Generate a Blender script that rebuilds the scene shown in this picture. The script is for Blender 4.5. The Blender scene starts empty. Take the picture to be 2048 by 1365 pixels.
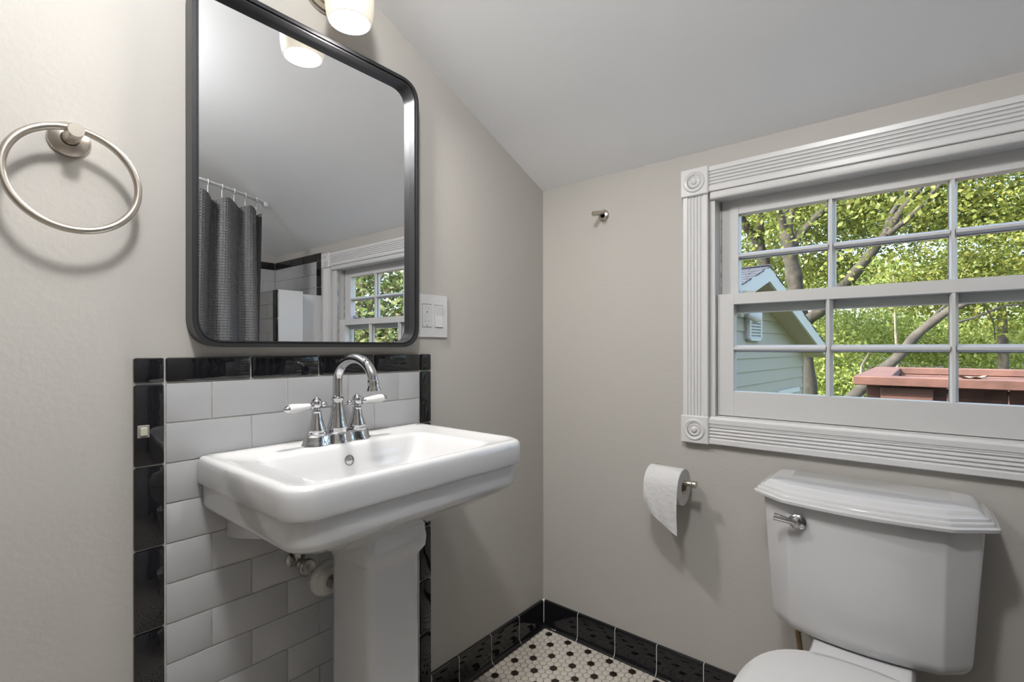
import bpy, bmesh, math, random
import numpy as np
from mathutils import Matrix, Vector
random.seed(7); rng = np.random.default_rng(7)
SC = bpy.context.scene
COL = SC.collection

# ------------------------------------------------------------------ camera
F_PX, YAW, HORIZON, ROLL = 990.7, 0.692242, 695.79, -0.00085
CAM = Vector((1.1507, -1.5797, 1.0896))
fw = Vector((-math.sin(YAW), math.cos(YAW), 0)); rt = Vector((math.cos(YAW), math.sin(YAW), 0)); up = Vector((0, 0, 1))
rr = rt*math.cos(ROLL) + up*math.sin(ROLL); uu = up*math.cos(ROLL) - rt*math.sin(ROLL)
cd = bpy.data.cameras.new('camera'); cam = bpy.data.objects.new('camera', cd); COL.objects.link(cam)
M = Matrix.Identity(4)
for i, v in enumerate((rr, uu, -fw)):
    for j in range(3): M[j][i] = v[j]
M.translation = CAM
cam.matrix_world = M
cd.sensor_width = 36; cd.lens = F_PX/2048*36; cd.shift_y = (HORIZON-682.5)/2048; cd.clip_start = 0.02; cd.clip_end = 300
SC.camera = cam
def at(px, py, t):
    """point seen at photo pixel px,py, t metres along the view axis"""
    return CAM + t*(fw + rr*((px-1024)/F_PX) + uu*((HORIZON-py)/F_PX))

# ------------------------------------------------------------------ world, sun, room lamps, exposure
SC.view_settings.view_transform = 'Standard'; SC.view_settings.look = 'None'
SC.view_settings.gamma = 1; SC.view_settings.use_curve_mapping = False
SC.view_settings.exposure = 0.08
w = bpy.data.worlds.new('world'); SC.world = w; w.use_nodes = True
nt = w.node_tree; bg = nt.nodes['Background']
sky = nt.nodes.new('ShaderNodeTexSky'); sky.sky_type = 'NISHITA'; sky.sun_disc = False
sky.sun_elevation = math.radians(48); sky.sun_rotation = math.radians(215); sky.air_density = 1.0; sky.dust_density = 4.0
nt.links.new(sky.outputs[0], bg.inputs[0]); bg.inputs[1].default_value = .95
def lamp(name, kind, loc, energy, color, **kw):
    d = bpy.data.lights.new(name, kind); d.energy = energy; d.color = color
    for k, v in kw.items(): setattr(d, k, v)
    o = bpy.data.objects.new(name, d); COL.objects.link(o); o.location = loc; return o
sun = lamp('sun_offscreen', 'SUN', (0, 0, 10), 12.0, (1, .95, .84), angle=math.radians(.6))
sun.rotation_euler = Vector((.55, .62, -.85)).to_track_quat('-Z', 'Y').to_euler()
# the room's ceiling lamp above the camera: the shadows of the towel ring and of the toilet roll point back to it
lamp('ceiling_lamp_offscreen', 'POINT', (.87, -1.45, 2.19), 46, (1, .985, .965), shadow_soft_size=.07)

# ------------------------------------------------------------------ helpers
def newmat(name, color, rough=.5, metal=0, spec=.5, bump=0, bscale=40, vary=0, vscale=6, coat=0, ior=None):
    m = bpy.data.materials.new(name); m.use_nodes = True
    n = m.node_tree; b = n.nodes['Principled BSDF']
    b.inputs['Base Color'].default_value = (*color, 1); b.inputs['Roughness'].default_value = rough
    b.inputs['Metallic'].default_value = metal; b.inputs['Specular IOR Level'].default_value = spec
    b.inputs['Coat Weight'].default_value = coat
    if ior: b.inputs['IOR'].default_value = ior
    tc = n.nodes.new('ShaderNodeTexCoord')
    if bump:
        t = n.nodes.new('ShaderNodeTexNoise'); t.inputs['Scale'].default_value = bscale; t.inputs['Detail'].default_value = 3
        n.links.new(tc.outputs['Object'], t.inputs['Vector'])
        bp = n.nodes.new('ShaderNodeBump'); bp.inputs['Strength'].default_value = bump; bp.inputs['Distance'].default_value = .01
        n.links.new(t.outputs['Fac'], bp.inputs['Height']); n.links.new(bp.outputs[0], b.inputs['Normal'])
    if vary:
        t2 = n.nodes.new('ShaderNodeTexNoise'); t2.inputs['Scale'].default_value = vscale; t2.inputs['Detail'].default_value = 4
        n.links.new(tc.outputs['Object'], t2.inputs['Vector'])
        r = n.nodes.new('ShaderNodeValToRGB')
        r.color_ramp.elements[0].position = .3; r.color_ramp.elements[1].position = .7
        r.color_ramp.elements[0].color = (*[max(0, c*(1-vary)) for c in color], 1)
        r.color_ramp.elements[1].color = (*[min(1, c*(1+vary)) for c in color], 1)
        n.links.new(t2.outputs['Fac'], r.inputs[0]); n.links.new(r.outputs[0], b.inputs['Base Color'])
    return m
def emat(name, color, strength, base=None):
    m = newmat(name, base or color, .4)
    b = m.node_tree.nodes['Principled BSDF']
    b.inputs['Emission Color'].default_value = (*color, 1); b.inputs['Emission Strength'].default_value = strength
    return m

class MB:
    """collects shapes into one mesh"""
    def __init__(s): s.v = []; s.f = []; s.sm = []
    def add(s, vs, fs, smooth=False):
        o = len(s.v); s.v += [tuple(p) for p in vs]; s.f += [tuple(i+o for i in f) for f in fs]; s.sm += [smooth]*len(fs)
        return s
    def box(s, x0, x1, y0, y1, z0, z1, bev=0, seg=1, smooth=False):
        bm = bmesh.new(); bmesh.ops.create_cube(bm, size=1)
        for v in bm.verts: v.co = ((x0+x1)/2+v.co.x*(x1-x0), (y0+y1)/2+v.co.y*(y1-y0), (z0+z1)/2+v.co.z*(z1-z0))
        if bev: bmesh.ops.bevel(bm, geom=bm.edges[:], offset=bev, segments=seg, profile=.5, affect='EDGES')
        bm.verts.ensure_lookup_table(); bm.verts.index_update()
        s.add([v.co[:] for v in bm.verts], [[v.index for v in f.verts] for f in bm.faces], smooth); bm.free(); return s
    def loft(s, loops, cap0=True, cap1=True, closed=True, smooth=True):
        n = len(loops[0]); vs = [p for l in loops for p in l]; fs = []
        for a in range(len(loops)-1):
            for i in range(n if closed else n-1):
                j = (i+1) % n; fs.append((a*n+i, a*n+j, (a+1)*n+j, (a+1)*n+i))
        if cap0: fs.append(tuple(reversed(range(n))))
        if cap1: fs.append(tuple(range((len(loops)-1)*n, len(loops)*n)))
        s.add(vs, fs, smooth); return s
    def lathe(s, prof, org=(0, 0, 0), axis=(0, 0, 1), seg=24, cap0=True, cap1=True, smooth=True):
        ax = Vector(axis).normalized(); e1 = ax.orthogonal().normalized(); e2 = ax.cross(e1); o = Vector(org)
        loops = [[o + ax*h + (e1*math.cos(2*math.pi*k/seg) + e2*math.sin(2*math.pi*k/seg))*r for k in range(seg)] for r, h in prof]
        return s.loft(loops, cap0, cap1, True, smooth)
    def tube(s, pts, rad, seg=10, cap=True, closed=False):
        pts = [Vector(p) for p in pts]; n = len(pts)
        rad = rad if isinstance(rad, (list, tuple)) else [rad]*n
        loops = []; ref = None
        for i, p in enumerate(pts):
            a = pts[(i-1) % n] if (closed or i > 0) else p; b = pts[(i+1) % n] if (closed or i < n-1) else p
            d = (b-a).normalized()
            if ref is None: ref = d.orthogonal().normalized()
            ref = (ref - d*ref.dot(d)).normalized(); e2 = d.cross(ref)
            loops.append([p + (ref*math.cos(2*math.pi*k/seg) + e2*math.sin(2*math.pi*k/seg))*rad[i] for k in range(seg)])
        if closed: loops.append(loops[0]); return s.loft(loops, False, False)
        return s.loft(loops, cap, cap)
    def build(s, name, mat, parent=None, **kw):
        me = bpy.data.meshes.new(name); me.from_pydata(s.v, [], s.f); me.materials.append(mat)
        bm = bmesh.new(); bm.from_mesh(me); bmesh.ops.recalc_face_normals(bm, faces=bm.faces[:]); bm.to_mesh(me); bm.free()
        me.polygons.foreach_set('use_smooth', s.sm)
        if any(s.sm):
            try: me.set_sharp_from_angle(angle=math.radians(40))
            except Exception: pass
        return link(name, me, parent, **kw)
def link(name, me, parent=None, **kw):
    o = bpy.data.objects.new(name, me); COL.objects.link(o)
    if parent: o.parent = parent
    for k, v in kw.items(): o[k] = v
    return o
def thing(name, label, category, loc=(0, 0, 0), rz=0, **kw):
    o = bpy.data.objects.new(name, None); COL.objects.link(o); o.empty_display_size = .05
    o.location = loc; o.rotation_euler[2] = rz; o['label'] = label; o['category'] = category
    for k, v in kw.items(): o[k] = v
    return o
def struct(name, loc=(0, 0, 0)):
    o = bpy.data.objects.new(name, None); COL.objects.link(o); o.location = loc; o['kind'] = 'structure'; return o
def box(name, mat, parent, x0, x1, y0, y1, z0, z1, bev=0, **kw):
    return MB().box(x0, x1, y0, y1, z0, z1, bev).build(name, mat, parent, **kw)
def arc(c, r, a0, a1, n, plane='xy'):
    out = []
    for k in range(n+1):
        a = a0+(a1-a0)*k/n; u, v = r*math.cos(a), r*math.sin(a)
        out.append((c[0]+u, c[1]+v))
    return out
def fillet(pts, rs, n=6):
    """round the corners of a closed 2D polygon"""
    out = []; N = len(pts)
    for i in range(N):
        p = Vector(pts[i]); a = Vector(pts[i-1]); b = Vector(pts[(i+1) % N]); r = rs[i] if isinstance(rs, (list, tuple)) else rs
        da, db = (a-p).normalized(), (b-p).normalized()
        if r <= 0: out.append(tuple(p)); continue
        ang = da.angle(db); t = min(r/math.tan(ang/2), (a-p).length*.49, (b-p).length*.49)
        q0, q1 = p+da*t, p+db*t
        for k in range(n+1):
            s = k/n; out.append(tuple(q0*(1-s)**2 + p*2*s*(1-s) + q1*s*s))
    return out

# ------------------------------------------------------------------ materials
m_wall = newmat('wall_paint', (.425, .408, .382), .55, bump=.06, bscale=90, spec=.3)
m_ceil = newmat('ceiling_paint', (.93, .945, .97), .7, spec=.2)
m_trim = newmat('trim_white', (.60, .60, .605), .32)
m_sash = newmat('sash_white', (.57, .57, .57), .4, bump=.05, bscale=60)
m_black = newmat('black_glazed_tile', (.006, .006, .008), .05, bump=.13, bscale=14, spec=.6)
m_white = newmat('white_glazed_tile', (.405, .407, .414), .16, bump=.05, bscale=9)
m_grout = newmat('grout_grey', (.40, .39, .365), .85, vary=.2, vscale=20)
m_groutw = newmat('grout_white', (.55, .54, .51), .8)
m_china = newmat('vitreous_china', (.55, .552, .56), .08, spec=.55, coat=.3)
m_seat = newmat('seat_plastic', (.55, .55, .555), .2)
m_chrome = newmat('chrome', (.60, .60, .615), .07, metal=1)
m_chromed = newmat('chrome_tarnished', (.36, .35, .33), .25, metal=1, vary=.5, vscale=90)
m_nickel = newmat('brushed_nickel', (.58, .53, .47), .3, metal=1)
m_porc = newmat('porcelain_lever', (.62, .62, .62), .12)
m_frame = newmat('mirror_frame_black', (.042, .042, .046), .32, metal=.55)
m_mirror = newmat('mirror_glass', (.84, .85, .86), .0, metal=1)
m_plate = newmat('white_plastic', (.56, .565, .575), .3)
m_gap = newmat('channel_track', (.40, .39, .37), .6, vary=.35, vscale=60)
m_paper = newmat('tissue_paper', (.55, .55, .555), .9, bump=.25, bscale=70, spec=.1)
m_core = newmat('cardboard', (.40, .32, .24), .9)
m_curtain = newmat('curtain_fabric', (.13, .13, .137), .6)
m_clear = newmat('clear_plastic', (.62, .62, .62), .15)
m_hose = newmat('braided_hose', (.33, .24, .13), .35, metal=.6, bump=.8, bscale=300)
m_pvc = newmat('grey_pipe', (.62, .61, .58), .4)
m_tw = newmat('hex_white', (.56, .525, .475), .35, vary=.10, vscale=25)
m_tb = newmat('hex_black', (.022, .017, .013), .25, vary=.6, vscale=30)
m_fgrout = newmat('floor_grout', (.22, .195, .16), .9, vary=.25, vscale=15)
m_shade = emat('frosted_glass_lit', (1, .90, .74), .42, base=(.62, .57, .48))
m_lens = emat('lit_diffuser', (1, .955, .89), 500)
m_bark = newmat('bark', (.044, .038, .031), .9, bump=1, bscale=12, vary=.5, vscale=5)
m_palebark = newmat('bark_pale', (.19, .165, .135), .9, bump=.6, bscale=12, vary=.3)
m_siding = newmat('siding_beige', (.27, .25, .21), .6, bump=.03, bscale=30)
m_ext = newmat('exterior_trim', (.42, .42, .42), .5)
m_soffit = newmat('soffit_paint', (.33, .28, .22), .6)
m_shingle = newmat('asphalt_shingle', (.03, .033, .045), .9, vary=.5, vscale=12)
m_red = newmat('stained_wood', (.105, .048, .037), .65, vary=.25, vscale=9, bump=.2, bscale=30)
m_redd = newmat('stained_wood_weathered', (.105, .048, .037), .8, vary=.3, vscale=14)
m_ground = newmat('ground', (.10, .13, .05), .95, vary=.5, vscale=2)
m_peel = newmat('peeling_sill_paint', (.42, .44, .50), .8, vary=.9, vscale=35)
m_deadleaf = newmat('dead_leaf', (.20, .16, .12), .9, vary=.4, vscale=40)
def glassmat():
    m = bpy.data.materials.new('window_glass'); m.use_nodes = True; n = m.node_tree
    for x in list(n.nodes): n.nodes.remove(x)
    out = n.nodes.new('ShaderNodeOutputMaterial'); mix = n.nodes.new('ShaderNodeMixShader')
    tr = n.nodes.new('ShaderNodeBsdfTransparent'); gl = n.nodes.new('ShaderNodeBsdfGlossy'); fr = n.nodes.new('ShaderNodeLayerWeight')
    gl.inputs['Roughness'].default_value = 0; pw = n.nodes.new('ShaderNodeMath'); pw.operation = 'POWER'; pw.inputs[1].default_value = 4
    ml = n.nodes.new('ShaderNodeMath'); ml.operation = 'MULTIPLY_ADD'; ml.inputs[1].default_value = .4; ml.inputs[2].default_value = .014
    n.links.new(fr.outputs['Facing'], pw.inputs[0]); n.links.new(pw.outputs[0], ml.inputs[0])
    tr.inputs[0].default_value = (.95, .97, .96, 1)
    n.links.new(ml.outputs[0], mix.inputs[0]); n.links.new(tr.outputs[0], mix.inputs[1]); n.links.new(gl.outputs[0], mix.inputs[2])
    n.links.new(mix.outputs[0], out.inputs[0]); return m
m_glass = glassmat()
def leafmat(name, cols, scale=3.0):
    m = bpy.data.materials.new(name); m.use_nodes = True; n = m.node_tree; b = n.nodes['Principled BSDF']
    g = n.nodes.new('ShaderNodeNewGeometry'); t = n.nodes.new('ShaderNodeTexNoise'); t.inputs['Scale'].default_value = scale
    t.inputs['Detail'].default_value = 5; t.inputs['Roughness'].default_value = .8
    n.links.new(g.outputs['Position'], t.inputs['Vector'])
    r = n.nodes.new('ShaderNodeValToRGB'); el = r.color_ramp.elements
    el[0].position = .32; el[1].position = .68; el[0].color = (*cols[0], 1); el[1].color = (*cols[-1], 1)
    for k, c in enumerate(cols[1:-1]):
        e = el.new(.32+.36*(k+1)/(len(cols)-1)); e.color = (*c, 1)
    n.links.new(t.outputs['Fac'], r.inputs[0]); n.links.new(r.outputs[0], b.inputs['Base Color'])
    b.inputs['Roughness'].default_value = .5; b.inputs['Specular IOR Level'].default_value = .3
    tl = n.nodes.new('ShaderNodeBsdfTranslucent'); n.links.new(r.outputs[0], tl.inputs[0])
    mix = n.nodes.new('ShaderNodeMixShader'); mix.inputs[0].default_value = .32
    out = n.nodes['Material Output']
    n.links.new(b.outputs[0], mix.inputs[1]); n.links.new(tl.outputs[0], mix.inputs[2]); n.links.new(mix.outputs[0], out.inputs[0])
    return m
m_leaf = leafmat('oak_leaves', [(.075, .10, .022), (.14, .165, .03), (.29, .26, .07)])
m_leafl = leafmat('lime_leaves', [(.12, .165, .035), (.22, .27, .06), (.36, .38, .14)])
m_leaft = leafmat('tipped_leaves', [(.055, .085, .03), (.10, .14, .042), (.34, .26, .15)], 5)

# ------------------------------------------------------------------ room shell
XR, YB, KZ, SL = 2.28, -3.65, 1.705, .415        # far wall, back wall, knee wall height, ceiling slope
YF = -2.0; ZF = KZ - SL*YF                        # where the slope ends, flat height
T = .12
def quadslab(name, quad, nrm, mat):
    n = Vector(nrm)*T; a = [Vector(p) for p in quad]; b = [p+n for p in a]
    return MB().loft([a, b], smooth=False).build(name, mat, kind='structure')
# floor
fl = MB().box(-T, XR+T, YB-T, T, -.12, -.003).build('floor', m_fgrout, kind='structure')
# ceiling: slope, then flat
MB().loft([[(-T, T, KZ-SL*T), (-T, YF, ZF), (-T, YB-T, ZF), (-T, YB-T, ZF+.15), (-T, YF, ZF+.15), (-T, T, KZ-SL*T+.15)],
           [(XR+T, T, KZ-SL*T), (XR+T, YF, ZF), (XR+T, YB-T, ZF), (XR+T, YB-T, ZF+.15), (XR+T, YF, ZF+.15), (XR+T, T, KZ-SL*T+.15)]],
          smooth=False).build('ceiling', m_ceil, kind='structure')
prof = [(0, 0), (0, KZ), (YF, ZF), (YB, ZF), (YB, 0)]
def sidewall(name, x0, x1):
    e = [(T, -.1), (T, KZ-SL*T+.02), (YF, ZF+.05), (YB-T, ZF+.05), (YB-T, -.1)]
    MB().loft([[(x0, y, z) for y, z in e], [(x1, y, z) for y, z in e]], smooth=False).build(name, m_wall, kind='structure')
sidewall('wall_left', -T, 0); sidewall('wall_right', XR, XR+T)
MB().box(-T, XR+T, YB-T, YB, -.1, ZF+.05).build('wall_front', m_wall, kind='structure')
# window wall with opening
WX0, WX1, WZ0, WZ1 = .646, 1.552, .868, 1.556
wb = MB()
wb.box(0, WX0, 0, T, -.1, KZ+.01); wb.box(WX1, XR, 0, T, -.1, KZ+.01)
wb.box(WX0, WX1, 0, T, -.1, WZ0); wb.box(WX0, WX1, 0, T, WZ1, KZ+.01)
wb.build('wall_back', m_wall, kind='structure')

# ------------------------------------------------------------------ floor mosaic: hexagons, black dots
SX, SY = .02474, .0257                              # pitch in the two lattice directions
def hexpts(cx, cy, z, k=1.0):
    r = SX/math.sqrt(3)*.90*k
    return [(cx+r*math.cos(math.pi/3*i), cy+r*SY/SX*math.sin(math.pi/3*i), z) for i in range(6)]
hexme = {}
for nm, mt in (('w', m_tw), ('b', m_tb)):
    q = MB(); q.loft([hexpts(0, 0, -.004), hexpts(0, 0, -.0008), hexpts(0, 0, 0, .94)], cap0=False, smooth=False)
    o = q.build('tmp', mt); hexme[nm] = o.data; bpy.data.objects.remove(o)
cands = []; rest = {'w': MB(), 'b': MB()}
for i in range(-2, 112):
    for j in range(-3, 146):
        x = .055 + (i-2)*SX*math.sqrt(3)/2; y = -.04 - (j-2)*SY + (SY/2 if i % 2 else 0)
        if not (.014 < x < XR-.012 and YB+.012 < y < -.012): continue
        # black tiles every 2*sqrt3 pitch across, alternate rows shifted
        i2, jj = i-2, j-2
        blk = (i2 % 4 == 0 and jj % 4 == 0) or (i2 % 4 == 2 and jj % 4 == 2)
        p = Vector((x, y, 0))-CAM; d = p.dot(fw); px = 1024+F_PX*p.dot(rr)/d if d > .1 else -1; py = HORIZON-F_PX*p.dot(uu)/d if d > .1 else 9e9
        vis = d > .1 and 840 < px < 1560 and py < 1375
        cands.append((x, y, 'b' if blk else 'w', vis, d))
seen = sorted([c for c in cands if c[3]], key=lambda c: c[4])[:300]; sset = {(c[0], c[1]) for c in seen}
for x, y, k, v, d in cands:
    if (x, y) in sset: link('hex_tile', hexme[k], fl).location = (x, y, 0)
    else: rest[k].add(hexpts(x, y, -.0005), [tuple(range(6))])
for k, mt in (('w', m_tw), ('b', m_tb)): rest[k].build('hex_mosaic', mt, fl, kind='stuff')

# ------------------------------------------------------------------ black cove baseboard
def cove_tile(L):
    pr = [(0, 0), (.019, 0), (.019, .004), (.0125, .009), (.0095, .018), (.009, .03), (.009, .093), (.0075, .099), (.004, .1015), (0, .102)]
    g = .0012
    return MB().loft([[(u, g, z) for u, z in pr], [(u, L-g, z) for u, z in pr]], smooth=True)
bbl = struct('baseboard_left'); bbb = struct('baseboard_back')
gp_ = [(0, 0), (.0186, 0), (.0186, .004), (.0121, .009), (.0091, .018), (.0086, .03), (.0086, .093), (.0071, .0986), (.0036, .1011), (0, .1016)]
MB().loft([[(u, y, z) for u, z in gp_] for y in (-.585, -.0086)]).build('grout_bed', m_groutw, bbl); MB().loft([[(x, -u, z) for u, z in gp_] for x in (.0005, XR)]).build('grout_bed', m_groutw, bbb)
L = .1535
tile = cove_tile(L).build('baseboard_tile', m_black); tme = tile.data; bpy.data.objects.remove(tile)
for a, b in ((-.161, -.010), (-.3145, -.161), (-.468, -.3145), (-.5835, -.468)):   # sink wall, from the corner
    q = cove_tile(b-a).build('baseboard_tile', m_black, bbl); q.location = (0, a, 0)
for k in range(14):
    x = .0095 + k*L
    o = link('baseboard_tile', tme, bbb); o.rotation_euler[2] = -math.pi/2; o.location = (x, 0, 0)
bl2 = struct('baseboard_left'); MB().box(0, .0065, YB, -1.322, 0, .1).build('grout_bed', m_groutw, bl2)
for k in range(15): link('baseboard_tile', tme, bl2).location = (0, -1.3225-(k+1)*L, 0)

# ------------------------------------------------------------------ tiled splash behind the sink
sp = thing('tile_backsplash', 'white subway tile panel edged with black tiles behind the pedestal sink', 'backsplash', (0, -.9515, 0))
SPY = -.9515
def sbox(name, mat, y0, y1, z0, z1, x1, bev): return MB().box(.001, x1, y0-SPY, y1-SPY, z0, z1, bev, 2, True).build(name, mat, sp)
MB().box(0, .0055, -1.316-SPY, -.587-SPY, 0, 1.069).build('grout_bed', m_grout, sp)
g = .0013; RP = .0793
for r in range(14):                                  # white 3x6 field, running bond
    z1 = 1.0205 - r*RP; z0 = max(z1-RP, 0)
    if z1 < .01: break
    ys = [-1.2655] + ([-1.184, -1.0235, -.864, -.705] if r % 2 == 0 else [-1.104, -.9435, -.785]) + [-.628]
    for a, b in zip(ys[:-1], ys[1:]): sbox('white_tile', m_white, a+g, b-g, z0+g, z1-g, .0075, .0012)
for a, b in ((-1.3175, -1.2665), (-.6275, -.585)):   # black side columns
    sbox('black_tile', m_black, a+g*.5, b-g, 1.0225, 1.0705, .011, .004)
    zz = [1.020, .8625, .704, .5465, .389, .2315, .074, 0] if a < -1 else [1.020, .866, .71, .5535, .397, .237, .08, 0]
    for z1, z0 in zip(zz[:-1], zz[1:]): sbox('black_tile', m_black, a+g*.5, b-g, z0+g, z1-g, .011, .004)
ys = [-1.2665, -1.105, -.945, -.786, -.6275]
for a, b in zip(ys[:-1], ys[1:]): sbox('black_tile', m_black, a+g, b-g, 1.0225, 1.0705, .011, .004)
cp = thing('adhesive_clip', 'small clear plastic adhesive clip stuck on a black border tile', 'clip', (.011, -1.3025, .9305))
MB().box(0, .002, -.0095, .0095, -.012, .012, .0008).build('clip_pad', newmat('clip_film', (.22, .22, .20), .3), cp)
MB().box(.002, .005, -.0055, .0055, -.008, .008, .001).build('clip_body', newmat('clip_yellowed', (.42, .40, .32), .3), cp)

# ------------------------------------------------------------------ mirror
MY0, MY1, MZ0, MZ1 = -1.229, -.655, 1.091, 1.846
mir = thing('wall_mirror', 'tall wall mirror with rounded corners in a deep black metal frame', 'mirror', (0, (MY0+MY1)/2, MZ0))
def rring(d, x):
    y0, y1, z0, z1 = MY0+d, MY1-d, MZ0+d, MZ1-d
    return [(x, p[0]-(MY0+MY1)/2, p[1]-MZ0) for p in fillet([(y0, z0), (y1, z0), (y1, z1), (y0, z1)], max(.062-d, .03), 10)]
MB().loft([rring(0, .001), rring(0, .0375), rring(.0085, .0375), rring(.0085, .028), rring(.0105, .028), rring(.0105, .0335), rring(.0135, .0335), rring(.0135, .010)], False, False).build('frame', m_frame, mir)
MB().loft([rring(.003, .002), rring(.003, .0105)], smooth=False).build('mirror_glass', m_mirror, mir)

# ------------------------------------------------------------------ sconce above the mirror
sc = thing('wall_sconce', 'brushed nickel wall sconce with a lit frosted glass shade above the mirror', 'sconce', (0, -.930, 1.985))
MB().lathe([(.062, 0), (.062, .006), (.058, .012), (.045, .014), (.044, .019), (.03, .024), (0.001, .025)], axis=(1, 0, 0), seg=40, cap0=True, cap1=False).build('back_plate', m_nickel, sc)
MB().tube([(.015, 0, 0), (.06, 0, 0), (.095, 0, .005), (.115, 0, .02), (.12, 0, .035)], [.010, .009, .009, .009, .012], 12).build('arm', m_nickel, sc)
sh = MB().lathe([(.02, .03), (.034, .025), (.046, .0), (.0525, -.04), (.0555, -.075), (.055, -.10), (.052, -.122), (.0478, -.134), (.0455, -.135), (.0445, -.130), (.0455, -.125)],
                org=(.12, 0, 0), seg=40, cap0=True, cap1=False).build('glass_shade', m_shade, sc)
MB().lathe([(.045, -.1315), (.045, -.1295)], org=(.12, 0, 0), seg=40).build('diffuser', m_lens, sc)

# ------------------------------------------------------------------ towel ring
tr = thing('towel_ring', 'brushed nickel towel ring hanging from a round wall post', 'towel ring', (0, -1.407, 1.454))
MB().lathe([(.030, 0), (.030, .004), (.028, .007), (.013, .012)], axis=(1, 0, 0), seg=32, cap1=False).build('wall_flange', m_nickel, tr)
MB().lathe([(.012, .008), (.012, .062), (.011, .064), (0.0005, .064)], axis=(1, 0, 0), seg=28, cap1=False).build('post', m_nickel, tr)
MB().tube([(.046+.010*(1-math.cos(a))*.5, .0875*math.sin(a), -.0795+.0865*math.cos(a)) for a in [2*math.pi*k/64 for k in range(64)]], .0062, 14, closed=True).build('ring', m_nickel, tr)

# ------------------------------------------------------------------ outlet and switch plate
wp = thing('switch_plate', 'white double wall plate with an outlet and a rocker switch beside the mirror', 'wall plate', (0, -.575, 1.186))
pl = MB()
for a, b, c, d in ((-.0585, -.0425, -.064, .064), (-.005, .0065, -.064, .064), (.0405, .0585, -.064, .064), (-.0425, -.005, .035, .064), (-.0425, -.005, -.064, -.035), (.0065, .0405, .035, .064), (.0065, .0405, -.064, -.035)):
    pl.box(0, .006, a, b, c, d)
pl.build('cover_plate', m_plate, wp)
m_contact = newmat('brass_contact', (.35, .28, .16), .35, metal=1)
holes = [(-.0238+dy-.0008, -.0238+dy+.0008, zc+.003-h/2, zc+.003+h/2) for zc in (.0195, -.0195) for dy, h in ((-.0065, .008), (.0065, .0065))]
rounds = [(-.0238-.0022, -.0238+.0022, zc-.0107, zc-.0063) for zc in (.0195, -.0195)]
def pierced(y0, y1, z0, z1, x0, x1, cuts):
    """a slab with rectangular openings, built as the grid cells that are left"""
    ys = sorted({y0, y1, *[c for q in cuts for c in q[:2]]}); zs = sorted({z0, z1, *[c for q in cuts for c in q[2:]]}); q = MB()
    for a, b in zip(ys[:-1], ys[1:]):
        for c, d in zip(zs[:-1], zs[1:]):
            if not any(k[0] < (a+b)/2 < k[1] and k[2] < (c+d)/2 < k[3] for k in cuts): q.box(x0, x1, a, b, c, d)
    return q
oc = pierced(-.041, -.0065, -.0335, .0335, .002, .0075, holes+rounds).build('outlet', m_plate, wp)
for a, b, c, d in holes: box('slot', m_contact, oc, .0005, .002, a, b, c, d)
for a, b, c, d in rounds: box('ground_hole', m_contact, oc, .0005, .002, a, b, c, d)
for dz in (.0035, -.0035): box('test_button', m_plate, oc, .0072, .0084, -.031, -.0165, dz-.002, dz+.002)
MB().loft([[(.001, .0078, -.0335), (.001, .0392, -.0335), (.0085, .0392, -.0335), (.0085, .0078, -.0335)],
           [(.001, .0078, .002), (.001, .0392, .002), (.0068, .0392, .002), (.0068, .0078, .002)],
           [(.001, .0078, .0335), (.001, .0392, .0335), (.0095, .0392, .0335), (.0095, .0078, .0335)]], smooth=False).build('rocker', m_plate, wp)
for yy in (-.0238, .0235):
    for zz in (.049, -.049): MB().lathe([(.0028, .0055), (.0025, .0068)], org=(0, yy, zz), axis=(1, 0, 0), seg=10).build('screw', m_trim, wp)

# ------------------------------------------------------------------ robe hook
hk = thing('robe_hook', 'small brushed nickel robe hook with a single peg on the beige wall', 'hook', (.270, 0, 1.563))
MB().lathe([(.021, 0), (.021, .003), (.019, .006), (.009, .009)], axis=(0, -1, 0), seg=28, cap1=False).build('wall_flange', m_nickel, hk)
MB().tube([(0, -.004, .009), (-.003, -.030, .005), (-.008, -.060, -.004)], [.0085, .0085, .0088], 16).build('peg', m_nickel, hk)

# ------------------------------------------------------------------ toilet paper holder and roll
th = thing('paper_holder', 'brushed nickel toilet paper holder bar under the window', 'paper holder', (.545, 0, .676))
MB().lathe([(.024, 0), (.024, .004), (.022, .007), (.01, .010)], org=(-.072, 0, .004), axis=(0, -1, 0), seg=24, cap1=False).build('wall_flange', m_nickel, th)
MB().tube([(-.072, -.005, .004), (-.072, -.060, .004), (-.071, -.074, .003), (-.065, -.080, .001), (-.05, -.081, 0)], .0085, 12).build('post', m_nickel, th)
MB().tube([(-.078, -.081, 0), (.068, -.081, 0)], .0082, 14).build('bar', m_nickel, th)
MB().lathe([(.0095, 0), (.0108, .003), (.0108, .013), (.0098, .0145)], org=(.068, -.081, 0), axis=(1, 0, 0), seg=16).build('end_knob', m_nickel, th)
tp = thing('toilet_roll', 'white toilet paper roll with a loose torn end on the holder', 'toilet paper', (.5365, -.081, .6625))
RL, RO, RI = .0535, .0545, .0205
lo = [(-RL, RI), (-RL, RO), (RL, RO), (RL, RI)]
mb = MB(); mb.lathe([(r, h) for h, r in lo], axis=(1, 0, 0), seg=40, cap0=False, cap1=False); mb.build('paper', m_paper, tp)
MB().lathe([(RI, -RL+.001), (RI, RL-.001), (RI-.001, RL-.001), (RI-.001, -RL+.001)], axis=(1, 0, 0), seg=24, cap0=False, cap1=False).build('core', m_core, tp)
nx, nz = 14, 16; vs = []; fs = []
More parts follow.
